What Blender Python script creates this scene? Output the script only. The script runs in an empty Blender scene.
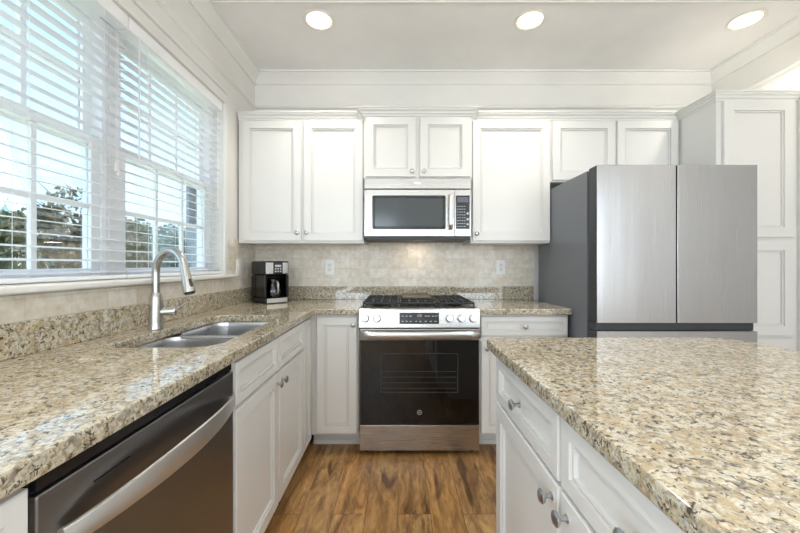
import bpy, bmesh, math, random
from mathutils import Vector, Matrix
random.seed(7)
C = bpy.context.scene.collection
PI = math.pi

# ---------------------------------------------------------------- camera
cam_d = bpy.data.cameras.new('camera'); cam = bpy.data.objects.new('camera', cam_d); C.objects.link(cam)
cam.location = (0, 0, 1.19); cam.rotation_euler = (PI/2, 0, 0)
cam_d.lens = 15.75; cam_d.sensor_width = 36; cam_d.shift_x = 2/800; cam_d.shift_y = -1.5/800; cam_d.clip_start = .02
bpy.context.scene.camera = cam
# ---------------------------------------------------------------- world / sky
w = bpy.data.worlds.new('sky'); bpy.context.scene.world = w; w.use_nodes = True
nt = w.node_tree; nt.nodes.clear()
wo = nt.nodes.new('ShaderNodeOutputWorld'); bg = nt.nodes.new('ShaderNodeBackground')
tc = nt.nodes.new('ShaderNodeTexCoord'); sp = nt.nodes.new('ShaderNodeSeparateXYZ'); rp = nt.nodes.new('ShaderNodeValToRGB')
nt.links.new(tc.outputs['Generated'], sp.inputs[0]); nt.links.new(sp.outputs['Z'], rp.inputs[0])
e = rp.color_ramp.elements
e[0].position = 0.0; e[0].color = (.80, .90, 1, 1)
e[1].position = 1.0; e[1].color = (1.7, 2.0, 2.4, 1)
a = e.new(.12); a.color = (.56, .80, .98, 1)
a = e.new(.8); a.color = (1.5, 1.8, 2.2, 1)
a = e.new(.55); a.color = (.42, .70, .98, 1)
a = e.new(.45); a.color = (.42, .70, .98, 1)
nt.links.new(rp.outputs[0], bg.inputs[0]); bg.inputs[1].default_value = 2.7
nt.links.new(bg.outputs[0], wo.inputs[0])
# ---------------------------------------------------------------- lights
def sun():
    l = bpy.data.lights.new('sun', 'SUN'); l.energy = 6.5; l.angle = .02; l.color = (1, .95, .86)
    o = bpy.data.objects.new('sun', l); C.objects.link(o)
    o.rotation_euler = Vector((.55, .45, .75)).to_track_quat('Z', 'Y').to_euler()
sun()
def area(name, loc, direction, sx, sy, energy, col=(1, 1, 1)):
    l = bpy.data.lights.new(name, 'AREA'); l.shape = 'RECTANGLE'; l.size = sx; l.size_y = sy; l.energy = energy; l.color = col
    o = bpy.data.objects.new(name, l); C.objects.link(o); o.location = loc
    d = Vector(direction).normalized(); h = d.cross(Vector((0, 0, 1))).normalized(); u = h.cross(d)
    o.rotation_euler = Matrix((h, u, -d)).transposed().to_euler()
    return o
# added fill lamps behind the camera, at two invented rear wall openings
area('added_rear_fill', (-.55, -3.12, 1.63), (0, 1, 0.25), .95, 1.4, 22, (.86, .93, 1))
area('added_rear_fill', (1.90, -3.12, 1.63), (0, 1, 0.25), .95, 1.4, 22, (.86, .93, 1))
# two more added fill lamps, at invented openings in the left and right walls
area('added_side_fill', (-1.10, -1.75, 1.45), (1, .25, .12), 1.6, 1.7, 46, (.86, .93, 1))
area('added_side_fill', (2.48, -1.75, 1.45), (-1, .35, .12), 1.6, 1.7, 24, (.95, .97, 1))
vs = bpy.context.scene.view_settings
vs.view_transform = 'Standard'; vs.look = 'None'; vs.exposure = -0.05; vs.gamma = 1; vs.use_curve_mapping = False

# ---------------------------------------------------------------- materials
def srgb(r, g, b):
    f = lambda c: (c/255/12.92) if c/255 <= .04045 else ((c/255+.055)/1.055)**2.4
    return (f(r), f(g), f(b), 1)
def mat(name, col, rough=.5, metal=0, spec=.5, coat=0):
    m = bpy.data.materials.new(name); m.use_nodes = True
    b = m.node_tree.nodes['Principled BSDF']
    b.inputs['Base Color'].default_value = col; b.inputs['Roughness'].default_value = rough
    b.inputs['Metallic'].default_value = metal; b.inputs['Specular IOR Level'].default_value = spec
    b.inputs['Coat Weight'].default_value = coat
    return m
def nodes(m):
    t = m.node_tree; return t, t.nodes, t.links, t.nodes['Principled BSDF']
def noise(t, vec, scale, detail=4, rough=.55, dist=0):
    n = t.nodes.new('ShaderNodeTexNoise'); n.inputs['Scale'].default_value = scale; n.inputs['Detail'].default_value = detail
    n.inputs['Roughness'].default_value = rough; n.inputs['Distortion'].default_value = dist
    if vec is not None: t.links.new(vec, n.inputs['Vector'])
    return n.outputs['Fac']
def ramp(t, fac, stops, interp='LINEAR'):
    n = t.nodes.new('ShaderNodeValToRGB'); n.color_ramp.interpolation = interp
    el = n.color_ramp.elements
    el[0].position, el[0].color = stops[0]; el[1].position, el[1].color = stops[-1]
    for p, c in stops[1:-1]:
        x = el.new(p); x.color = c
    t.links.new(fac, n.inputs[0]); return n.outputs[0]
def mix(t, fac, a, b, mode='MIX'):
    n = t.nodes.new('ShaderNodeMix'); n.data_type = 'RGBA'; n.blend_type = mode
    for s, v in ((0, fac), (6, a), (7, b)):
        if hasattr(v, 'links') or isinstance(v, bpy.types.NodeSocket): t.links.new(v, n.inputs[s])
        else: n.inputs[s].default_value = v
    return n.outputs[2]
def objco(t, scale=(1, 1, 1), rot=(0, 0, 0), loc=(0, 0, 0)):
    c = t.nodes.new('ShaderNodeTexCoord'); m = t.nodes.new('ShaderNodeMapping')
    m.inputs['Scale'].default_value = scale; m.inputs['Rotation'].default_value = rot; m.inputs['Location'].default_value = loc
    t.links.new(c.outputs['Object'], m.inputs['Vector']); return m.outputs['Vector']
def bump(t, h, strength=.2, dist=.002):
    b = t.nodes.new('ShaderNodeBump'); b.inputs['Strength'].default_value = strength; b.inputs['Distance'].default_value = dist
    t.links.new(h, b.inputs['Height']); t.links.new(b.outputs[0], t.nodes['Principled BSDF'].inputs['Normal'])

def softpaint(name, col, rough=.5, amt=.03):
    m = mat(name, col, rough); t, n, l, b = nodes(m)
    f = noise(t, objco(t), 3, 3)
    c2 = tuple(max(0, c*(1-amt*2)) for c in col[:3]) + (1,)
    l.new(ramp(t, f, [(.3, c2), (.7, col)]), b.inputs['Base Color'])
    g = noise(t, objco(t), 350, 2); bump(t, g, .04, .001)
    return m
M = {}
M['wall'] = softpaint('wall_paint', srgb(234, 232, 227), .6)
M['ceiling'] = softpaint('ceiling_paint', srgb(246, 245, 243), .7)
M['trim'] = softpaint('white_trim_paint', srgb(236, 235, 231), .35)
M['cabinet'] = softpaint('white_cabinet_paint', srgb(226, 225, 222), .32, .01)
M['vinyl'] = softpaint('white_vinyl', srgb(247, 248, 249), .3)
M['slat'] = softpaint('white_blind_slats', srgb(246, 246, 247), .35, .005)
sl = M['slat'].node_tree; tl = sl.nodes.new('ShaderNodeBsdfTranslucent'); tl.inputs[0].default_value = srgb(246, 246, 247); ms = sl.nodes.new('ShaderNodeMixShader'); ms.inputs[0].default_value = .55
sl.links.new(sl.nodes['Principled BSDF'].outputs[0], ms.inputs[1]); sl.links.new(tl.outputs[0], ms.inputs[2]); sl.links.new(ms.outputs[0], sl.nodes['Material Output'].inputs[0])
M['plastic_white'] = softpaint('white_plastic', srgb(250, 250, 249), .25)
M['black'] = mat('black_plastic', srgb(22, 22, 24), .25)
M['blackmat'] = softpaint('black_cast_iron', srgb(30, 30, 31), .45)
M['gasket'] = mat('dark_grey_gasket', srgb(48, 50, 54), .45)
M['blackglass'] = mat('black_oven_glass', srgb(9, 9, 10), .05)
M['knob'] = mat('satin_nickel', srgb(190, 190, 192), .34, 1)
M['mark'] = mat('pale_printed_marks', srgb(200, 205, 210), .5)
M['brownseason'] = softpaint('grey_brown_griddle', srgb(120, 108, 92), .35)
M['rim'] = softpaint('lamp_trim_white', srgb(238, 234, 224), .4)

def steel(name, col, rough, axis='x', streak=.1, wave=(5, 5, .25)):
    m = mat(name, col, rough, 1); t, n, l, b = nodes(m)
    sc = {'x': (3, 500, 500), 'z': (300, 300, 2), 'y': (500, 3, 500)}[axis]
    f = noise(t, objco(t, sc), 1, 3)
    lo = tuple(c*(1-streak) for c in col[:3]) + (1,)
    l.new(ramp(t, f, [(.3, lo), (.7, col)]), b.inputs['Base Color'])
    mr = n.new('ShaderNodeMapRange'); mr.inputs['To Min'].default_value = rough*.8; mr.inputs['To Max'].default_value = rough*1.25
    l.new(f, mr.inputs[0]); l.new(mr.outputs[0], b.inputs['Roughness'])
    g = noise(t, objco(t, wave), 1, 2); bump(t, g, .5, .006)
    b.inputs['Anisotropic'].default_value = .4
    return m
M['steel'] = steel('brushed_stainless_steel', srgb(186, 184, 181), .27, 'x', .04)
M['steel_fridge'] = steel('brushed_fridge_steel', srgb(178, 178, 180), .25, 'z', .015)
M['steel_dark'] = steel('slate_stainless_steel', srgb(146, 146, 148), .33, 'y')
M['steel_sink'] = steel('satin_sink_steel', srgb(205, 205, 207), .28, 'y', .06)
M['steel_bright'] = steel('bright_stainless_steel', srgb(225, 224, 222), .36, 'y', .04)
M['chrome'] = mat('brushed_nickel_faucet', srgb(190, 189, 186), .27, 1)
M['fridge_side'] = softpaint('dark_grey_fridge_side', srgb(108, 111, 117), .4, .02)

def granite():
    m = mat('speckled_beige_granite', srgb(200, 185, 155), .05); t, n, l, b = nodes(m)
    v = objco(t)
    big = noise(t, v, 7, 3)
    med = noise(t, v, 62, 5, .6, .6)
    base = ramp(t, med, [(.32, srgb(112, 104, 94)), (.43, srgb(158, 146, 122)), (.5, srgb(194, 183, 158)), (.58, srgb(208, 200, 182)), (.7, srgb(160, 160, 152))])
    tan = ramp(t, noise(t, objco(t, loc=(5, 2, 1)), 40, 4, .6, .4), [(.5, (0, 0, 0, 1)), (.62, (1, 1, 1, 1))])
    base = mix(t, tan, base, srgb(180, 162, 130))
    gry = ramp(t, noise(t, objco(t, loc=(1, 7, 3)), 85, 4, .65, .5), [(.55, (0, 0, 0, 1)), (.63, (.85, .85, .85, 1))])
    base = mix(t, gry, base, srgb(138, 136, 130))
    dk = ramp(t, noise(t, objco(t, loc=(9, 3, 5)), 100, 4, .6, .8), [(.56, (0, 0, 0, 1)), (.61, (.92, .92, .92, 1))])
    base = mix(t, dk, base, srgb(62, 54, 48))
    wh = ramp(t, noise(t, objco(t, loc=(2, 13, 5)), 105, 3, .6), [(.6, (0, 0, 0, 1)), (.67, (.7, .7, .7, 1))])
    base = mix(t, wh, base, srgb(222, 219, 210))
    l.new(base, b.inputs['Base Color']); b.inputs['Specular IOR Level'].default_value = .9
    return m
M['granite'] = granite()

def woodfloor():
    m = mat('rustic_oak_planks', srgb(150, 105, 60), .38); t, n, l, b = nodes(m)
    v = objco(t, rot=(0, 0, PI/2))
    br = n.new('ShaderNodeTexBrick'); l.new(v, br.inputs['Vector'])
    br.inputs['Color1'].default_value = (0, 0, 0, 1); br.inputs['Color2'].default_value = (1, 1, 1, 1); br.inputs['Mortar'].default_value = (.5, .5, .5, 1)
    br.inputs['Scale'].default_value = 1; br.inputs['Mortar Size'].default_value = .0012; br.inputs['Mortar Smooth'].default_value = .2
    br.inputs['Brick Width'].default_value = 1.22; br.inputs['Row Height'].default_value = .155
    br.offset = .37; br.squash = 1
    # shift the grain plank by plank
    vm = n.new('ShaderNodeVectorMath'); vm.operation = 'MULTIPLY_ADD'
    l.new(br.outputs['Color'], vm.inputs[0]); vm.inputs[1].default_value = (13, 7, 9); l.new(objco(t, (1, .2, 1)), vm.inputs[2])
    grain = noise(t, vm.outputs[0], 24, 10, .7, 1.0)
    broad = noise(t, vm.outputs[0], 8, 3, .6, 1.5)
    c1 = ramp(t, grain, [(.25, srgb(96, 74, 48)), (.42, srgb(156, 126, 86)), (.55, srgb(190, 156, 110)), (.75, srgb(220, 190, 144))])
    c2 = ramp(t, broad, [(.28, srgb(130, 108, 88)), (.42, srgb(215, 198, 178)), (.7, srgb(255, 246, 228))])
    c = mix(t, .85, c1, c2, 'MULTIPLY')
    tone = ramp(t, br.outputs['Color'], [(0, srgb(228, 220, 208)), (.5, (1, 1, 1, 1)), (1, srgb(242, 228, 204))])
    c = mix(t, .9, c, tone, 'MULTIPLY')
    kn = ramp(t, noise(t, vm.outputs[0], 11, 2, .5, .8), [(.60, (0, 0, 0, 1)), (.70, (.8, .8, .8, 1))])
    c = mix(t, kn, c, srgb(70, 44, 24))
    c = mix(t, br.outputs['Fac'], c, srgb(84, 62, 38))
    l.new(c, b.inputs['Base Color']); bump(t, grain, .12, .001)
    return m
M['floor'] = woodfloor()

def tile(name, axis):
    m = mat(name, srgb(200, 188, 168), .38); t, n, l, b = nodes(m)
    rot = (PI/2, 0, 0) if axis == 'x' else (PI/2, 0, PI/2)
    c = n.new('ShaderNodeTexCoord'); s = n.new('ShaderNodeSeparateXYZ'); cb = n.new('ShaderNodeCombineXYZ')
    l.new(c.outputs['Object'], s.inputs[0]); l.new(s.outputs['X' if axis == 'x' else 'Y'], cb.inputs[0]); l.new(s.outputs['Z'], cb.inputs[1])
    br = n.new('ShaderNodeTexBrick'); l.new(cb.outputs[0], br.inputs['Vector'])
    br.inputs['Scale'].default_value = 1; br.inputs['Mortar Size'].default_value = .0022; br.inputs['Mortar Smooth'].default_value = .35
    br.inputs['Brick Width'].default_value = .155; br.inputs['Row Height'].default_value = .0775
    br.inputs['Color1'].default_value = srgb(232, 226, 215); br.inputs['Color2'].default_value = srgb(248, 245, 239); br.inputs['Mortar'].default_value = srgb(226, 221, 212)
    f = noise(t, c.outputs['Object'], 28, 5, .6)
    v = ramp(t, f, [(.3, srgb(230, 221, 206)), (.7, (1, 1, 1, 1))])
    col = mix(t, 1.0, br.outputs['Color'], v, 'MULTIPLY')
    l.new(col, b.inputs['Base Color'])
    inv = n.new('ShaderNodeMath'); inv.operation = 'SUBTRACT'; inv.inputs[0].default_value = 1; l.new(br.outputs['Fac'], inv.inputs[1])
    bump(t, inv.outputs[0], .5, .002)
    return m
M['tile_x'] = tile('tumbled_travertine_tile', 'x'); M['tile_y'] = tile('tumbled_travertine_tile_side', 'y')

def glass(name, tint=(1, 1, 1, 1), refl=.5):
    m = bpy.data.materials.new(name); m.use_nodes = True; t = m.node_tree; t.nodes.clear()
    o = t.nodes.new('ShaderNodeOutputMaterial'); mx = t.nodes.new('ShaderNodeMixShader')
    tr = t.nodes.new('ShaderNodeBsdfTransparent'); gl = t.nodes.new('ShaderNodeBsdfGlossy'); fr = t.nodes.new('ShaderNodeFresnel')
    tr.inputs[0].default_value = tint; gl.inputs['Roughness'].default_value = .02; fr.inputs[0].default_value = 1.45
    mm = t.nodes.new('ShaderNodeMath'); mm.operation = 'MULTIPLY'; mm.inputs[1].default_value = refl
    t.links.new(fr.outputs[0], mm.inputs[0]); t.links.new(mm.outputs[0], mx.inputs[0])
    t.links.new(tr.outputs[0], mx.inputs[1]); t.links.new(gl.outputs[0], mx.inputs[2]); t.links.new(mx.outputs[0], o.inputs[0])
    return m
M['glass'] = glass('window_glass', (.97, .99, 1, 1), .5)
M['carafe'] = glass('carafe_glass', (.55, .58, .6, 1), 2)
def emis(name, col, s):
    m = bpy.data.materials.new(name); m.use_nodes = True; b = m.node_tree.nodes['Principled BSDF']
    b.inputs['Base Color'].default_value = col; b.inputs['Emission Color'].default_value = col; b.inputs['Emission Strength'].default_value = s
    return m
M['bulb'] = emis('warm_lamp_lens', srgb(255, 236, 196), 3.0)
def leafmat(name, a, b_):
    m = mat(name, a, .6); t, n, l, b = nodes(m)
    l.new(ramp(t, noise(t, objco(t), 2.2, 6, .7), [(.35, a), (.65, b_)]), b.inputs['Base Color']); return m
M['leaf'] = leafmat('green_leaves', srgb(48, 62, 34), srgb(98, 106, 62))
M['leaf2'] = leafmat('autumn_leaves', srgb(62, 64, 38), srgb(118, 104, 66))
M['leaf3'] = leafmat('blue_green_needles', srgb(86, 112, 108), srgb(140, 164, 152))
M['bark'] = softpaint('grey_brown_bark', srgb(96, 84, 72), .8, .15)
M['grass'] = leafmat('lawn', srgb(168, 172, 140), srgb(196, 192, 166))
M['siding'] = softpaint('grey_siding', srgb(120, 134, 142), .7)
M['shutter'] = softpaint('slate_shutter', srgb(58, 68, 76), .6)

# ---------------------------------------------------------------- mesh helpers
def box(bm, x0, x1, y0, y1, z0, z1, bev=0, seg=2):
    r = bmesh.ops.create_cube(bm, size=1)
    vs_ = r['verts']
    bmesh.ops.scale(bm, vec=(x1-x0, y1-y0, z1-z0), verts=vs_)
    bmesh.ops.translate(bm, vec=((x0+x1)/2, (y0+y1)/2, (z0+z1)/2), verts=vs_)
    if bev:
        ed = {e for v in vs_ for e in v.link_edges}
        bmesh.ops.bevel(bm, geom=list(ed), offset=bev, segments=seg, affect='EDGES', profile=.5)
    return bm
def NB(): return bmesh.new()
def B(*a, **k): return box(NB(), *a, **k)
def lathe(bm, prof, n=24, mtx=None):
    """profile [(radius, height)] turned about z"""
    rings = []
    for r, z in prof:
        if r < 1e-6: rings.append([bm.verts.new((0, 0, z))])
        else: rings.append([bm.verts.new((r*math.cos(2*PI*i/n), r*math.sin(2*PI*i/n), z)) for i in range(n)])
    for a, b in zip(rings, rings[1:]):
        for i in range(n):
            j = (i+1) % n
            if len(a) == 1 and len(b) == 1: continue
            if len(a) == 1: bm.faces.new((a[0], b[j], b[i]))
            elif len(b) == 1: bm.faces.new((a[i], a[j], b[0]))
            else: bm.faces.new((a[i], a[j], b[j], b[i]))
    if mtx is not None:
        bmesh.ops.transform(bm, matrix=mtx, verts=[v for r in rings for v in r])
    return bm
def tube(bm, pts, rad, n=12, cap=True):
    pts = [Vector(p) for p in pts]; rad = rad if isinstance(rad, (list, tuple)) else [rad]*len(pts)
    rings = []; up = Vector((0, 0, 1)); prev = None
    for i, p in enumerate(pts):
        d = (pts[min(i+1, len(pts)-1)] - pts[max(i-1, 0)]).normalized()
        if prev is None:
            a = d.cross(up)
            if a.length < 1e-3: a = d.cross(Vector((1, 0, 0)))
        else: a = prev - d*prev.dot(d)
        a.normalize(); b = d.cross(a); prev = a
        rings.append([bm.verts.new(p + (a*math.cos(2*PI*k/n) + b*math.sin(2*PI*k/n))*rad[i]) for k in range(n)])
    for a, b in zip(rings, rings[1:]):
        for k in range(n): bm.faces.new((a[k], a[(k+1) % n], b[(k+1) % n], b[k]))
    if cap: bm.faces.new(rings[0][::-1]); bm.faces.new(rings[-1])
    return bm
def offset_loop(pts, d):
    """offset a closed ccw loop inwards by d"""
    n = len(pts); out = []
    for i in range(n):
        p0, p1, p2 = (Vector(pts[i-1]), Vector(pts[i]), Vector(pts[(i+1) % n]))
        a = (p1-p0).normalized(); b = (p2-p1).normalized()
        na = Vector((-a.y, a.x)); nb = Vector((-b.y, b.x)); m = (na+nb)
        m = m / max(m.length_squared/2, 1e-6)
        out.append(p1 + m*d)
    return out
def rounded(poly, radii, n=8):
    """polygon with rounded corners"""
    out = []; N = len(poly)
    for i in range(N):
        p = Vector(poly[i]); r = radii[i]
        if r <= 0: out.append(p); continue
        a = (Vector(poly[i-1])-p).normalized(); b = (Vector(poly[(i+1) % N])-p).normalized()
        ang = a.angle(b); t = r/math.tan(ang/2); c = p + (a+b).normalized()*(r/math.sin(ang/2))
        s0 = p+a*t-c; s1 = p+b*t-c
        a0 = math.atan2(s0.y, s0.x); a1 = math.atan2(s1.y, s1.x); da = (a1-a0+PI) % (2*PI)-PI
        for k in range(n+1):
            th = a0+da*k/n; out.append(c+Vector((math.cos(th), math.sin(th)))*r)
    return out
def slab(outer, holes, z0, z1, r=.006):
    """flat slab with eased edges; outer ccw, holes given ccw too"""
    bm = NB(); prof = [(r, z1), (r*.3, z1-r*.3), (0, z1-r), (0, z0+r), (r*.3, z0+r*.3), (r, z0)]
    tops = []; bots = []
    for k, loop in enumerate([outer]+holes):
        rings = []
        for d, z in prof:
            pts = offset_loop(loop, d if k == 0 else -d)
            rings.append([bm.verts.new((p.x, p.y, z)) for p in pts])
        for a, b in zip(rings, rings[1:]):
            for i in range(len(a)): bm.faces.new((a[i], a[(i+1) % len(a)], b[(i+1) % len(a)], b[i]))
        tops.append(rings[0]); bots.append(rings[-1])
    for loops in (tops, bots):
        ed = []
        for L in loops:
            for i in range(len(L)): ed.append(bm.edges.get((L[i], L[(i+1) % len(L)])))
        bmesh.ops.triangle_fill(bm, use_beauty=True, use_dissolve=False, edges=ed)
    return bm
def sweep(bm, path, prof, closed=False, side=1):
    """sweep a profile [(out, z)] along a plan path; 'out' is measured to the left of travel * side"""
    P = [Vector(p) for p in path]; n = len(P); rings = []
    for i in range(n):
        if closed or 0 < i < n-1:
            a = (P[i]-P[i-1]).normalized(); b = (P[(i+1) % n]-P[i]).normalized()
        elif i == 0: a = b = (P[1]-P[0]).normalized()
        else: a = b = (P[-1]-P[-2]).normalized()
        m = Vector((-a.y, a.x))+Vector((-b.y, b.x)); m = m/(m.length_squared/2)*side
        rings.append([bm.verts.new((P[i].x+m.x*o, P[i].y+m.y*o, z)) for o, z in prof])
    k = len(prof)
    rg = range(n if closed else n-1)
    for i in rg:
        a = rings[i]; b = rings[(i+1) % n]
        for j in range(k): bm.faces.new((a[j], a[(j+1) % k], b[(j+1) % k], b[j]))
    if not closed: bm.faces.new(rings[0]); bm.faces.new(rings[-1][::-1])
    return bm
def finish(name, bm, m, smooth=35):
    bmesh.ops.recalc_face_normals(bm, faces=bm.faces)
    me = bpy.data.meshes.new(name); bm.to_mesh(me); bm.free(); me.materials.append(m)
    if smooth:
        for p in me.polygons: p.use_smooth = True
        me.set_sharp_from_angle(angle=math.radians(smooth))
    return me
def root_of(o):
    while o.parent: o = o.parent
    return o
def obj(name, bm, m, parent=None, label=None, local=False, smooth=35):
    """mesh given in world coordinates; children are re-based on their thing's origin"""
    if parent is not None and not local:
        bmesh.ops.translate(bm, vec=-root_of(parent).location, verts=bm.verts)
    o = bpy.data.objects.new(name, finish(name, bm, m, smooth)); C.objects.link(o)
    if parent is not None: o.parent = parent
    if label: o['label'] = label
    if smooth: w_ = o.modifiers.new('n', 'WEIGHTED_NORMAL'); w_.keep_sharp = True; w_.weight = 80
    return o
def thing(name, label, cat, loc=(0, 0, 0), rz=0, group=None):
    o = bpy.data.objects.new(name, None); C.objects.link(o); o.location = loc; o.rotation_euler = (0, 0, rz); o.empty_display_size = .1
    o['label'] = label; o['category'] = cat
    if group: o['group'] = group
    return o
def tag(o, label, cat, group=None, kind=None):
    o['label'] = label; o['category'] = cat
    if group: o['group'] = group
    if kind: o['kind'] = kind
    return o
def struct(name, bm, m, parent=None, smooth=35, label=None):
    o = obj(name, bm, m, parent, smooth=smooth)
    if parent is None: o['kind'] = 'structure'
    if label: o['label'] = label
    return o

# ---------------------------------------------------------------- dimensions
XL, XR, YB, YR, ZC = -1.166, 2.55, 2.846, -3.2, 2.74
WY0, WY1, WZ0, WZ1 = .70, 2.325, 1.13, 2.27     # kitchen window opening
T = .16
# ---------------------------------------------------------------- room shell
struct('floor', B(XL-T, XR+T, YR-T, YB+T, -.05, 0), M['floor'])
struct('ceiling', B(XL-T, XR+T, YR-T, YB+T, ZC, ZC+.08), M['ceiling'])
struct('wall_back', B(XL-T, XR+T, YB, YB+T, 0, ZC), M['wall'])
bm = NB()
box(bm, XL-T, XL, YR, -2.6, 0, ZC); box(bm, XL-T, XL, -.9, WY0, 0, ZC); box(bm, XL-T, XL, -2.6, -.9, 0, .5); box(bm, XL-T, XL, -2.6, -.9, 2.4, ZC); box(bm, XL-T, XL, WY1, YB, 0, ZC)  # the opening behind the camera is invented, for the added fill lamp
box(bm, XL-T, XL, WY0, WY1, 0, WZ0); box(bm, XL-T, XL, WY0, WY1, WZ1, ZC)
struct('wall_left', bm, M['wall'])
bm = NB(); box(bm, XR, XR+T, YR, -2.6, 0, ZC); box(bm, XR, XR+T, -.9, YB, 0, ZC); box(bm, XR, XR+T, -2.6, -.9, 0, .5); box(bm, XR, XR+T, -2.6, -.9, 2.4, ZC)  # unseen opening made up to go with the right fill lamp
struct('wall_right', bm, M['wall'])
bm = NB()
for a, b, c, d in ((XL-T, -1.05, 0, ZC), (-.05, 1.4, 0, ZC), (2.4, XR+T, 0, ZC), (-1.05, -.05, 0, .9), (-1.05, -.05, 2.36, ZC), (1.4, 2.4, 0, .9), (1.4, 2.4, 2.36, ZC)):  # both openings of this unseen wall are invented for the rear fill lamps
    box(bm, a, b, YR-T, YR, c, d)
struct('wall_rear', bm, M['wall'])
# ceiling crown moulding and the picture-rail bead beneath it
crown = [(0, ZC-.085), (.012, ZC-.085), (.014, ZC-.07), (.03, ZC-.05), (.055, ZC-.025), (.06, ZC-.014), (.072, ZC-.012), (.072, ZC), (0, ZC)]
loop = [(XL, YR), (XR, YR), (XR, YB), (XL, YB)]
struct('trim_1', sweep(NB(), loop, crown, True), M['trim'])
rail = [(0, 2.455), (.008, 2.458), (.016, 2.466), (.018, 2.474), (.012, 2.482), (.008, 2.49), (0, 2.49)]
struct('trim_2', sweep(NB(), loop, rail, True), M['trim'])
struct('trim_8', B(XL+.08, XR-.08, 2.050, 2.066, ZC-.009, ZC-.0002, .003), M['trim'])
# tile backsplash
struct('trim_3', B(XL+.008, 1.10, YB-.010, YB-.0005, 1.014, 1.372), M['tile_x'])
bm = NB()
box(bm, XL+.0005, XL+.010, -.6, YB-.0005, 1.014, 1.098)
box(bm, XL+.0005, XL+.010, 2.362, YB-.0005, 1.098, 1.372)
struct('trim_4', bm, M['tile_y'])
# baseboards
bb = [(0, 0), (.014, 0), (.014, .085), (.006, .1), (0, .1)]
struct('baseboard_right', sweep(NB(), [(XR, YR), (XR, 2.2)], bb), M['trim'])
struct('baseboard_rear', sweep(NB(), [(XL, YR), (XR, YR)], bb), M['trim'])

# ---------------------------------------------------------------- kitchen window (two double-hung units in one opening)
def window(name, y0, y1, label):
    r = bpy.data.objects.new(name, None); C.objects.link(r); r.location = (XL-.10, (y0+y1)/2, WZ0); r['kind'] = 'structure'; r['label'] = label
    bm = NB(); xo, xi = XL-.155, XL-.07
    for a, b, c, d in ((y0, y0+.030, WZ0, WZ1), (y1-.030, y1, WZ0, WZ1), (y0+.030, y1-.030, WZ1-.045, WZ1), (y0+.030, y1-.030, WZ0, WZ0+.012)):
        box(bm, xo, xi, a, b, c, d, .003)
    obj('window_frame', bm, M['vinyl'], r)
    zm = 1.703
    for (za, zb, x0, x1) in ((WZ0+.012, zm+.02, XL-.11, XL-.08), (zm-.02, WZ1-.045, XL-.145, XL-.115)):
        bm = NB(); a, b = y0+.030, y1-.030; s = .040
        box(bm, x0, x1, a, a+s, za, zb, .003); box(bm, x0, x1, b-s, b, za, zb, .003)
        box(bm, x0, x1, a+s, b-s, za, za+.034, .003); box(bm, x0, x1, a+s, b-s, zb-.04, zb, .003)
        sa = obj('sash', bm, M['vinyl'], r)
        bm = NB(); ga, gb, gc, gd = a+s, b-s, za+.034, zb-.04; xm = (x0+x1)/2
        for k in (1, 2): y = ga+(gb-ga)*k/3; box(bm, xm-.008, xm+.008, y-.010, y+.010, gc, gd, .002)
        z = (gc+gd)/2; box(bm, xm-.0074, xm+.0074, ga, gb, z-.0105, z+.0105, .002)
        obj('muntin', bm, M['vinyl'], sa)
        obj('pane', B(xm-.002, xm+.002, ga, gb, gc, gd), M['glass'], sa)
    return r
YM = 1.5125
window('window_1', WY0, YM-.02, 'white double-hung window nearer the camera, left of the centre post')
window('window_2', YM+.02, WY1, 'white double-hung window behind the faucet, right of the centre post')
struct('trim_5', B(XL-.155, XL-.065, YM-.0195, YM+.0195, WZ0, WZ1, .002), M['vinyl'])
# casing
bm = NB(); x0, x1 = XL, XL+.018
for a, b, c, d in ((WY1, WY1+.035, WZ0-.0, WZ1), (WY0-.075, WY0, WZ0, WZ1)):
    box(bm, x0, x1, a, b, c, d, .004)
box(bm, x0, x1, WY0-.075, WY1+.035, WZ1, WZ1+.06, .003)
box(bm, x0, x1+.012, WY0-.085, WY1+.045, WZ1+.06, WZ1+.082, .005)
struct('trim_6', bm, M['trim'])
# stool and apron
bm = NB(); box(bm, XL-.15, XL+.0, WY0+.001, WY1-.001, WZ0-.024, WZ0-.001, .001)
box(bm, XL, XL+.05, WY0-.10, WY1+.105, WZ0-.026, WZ0-.001, .008, 3)
struct('trim_7', bm, M['trim'])

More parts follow.
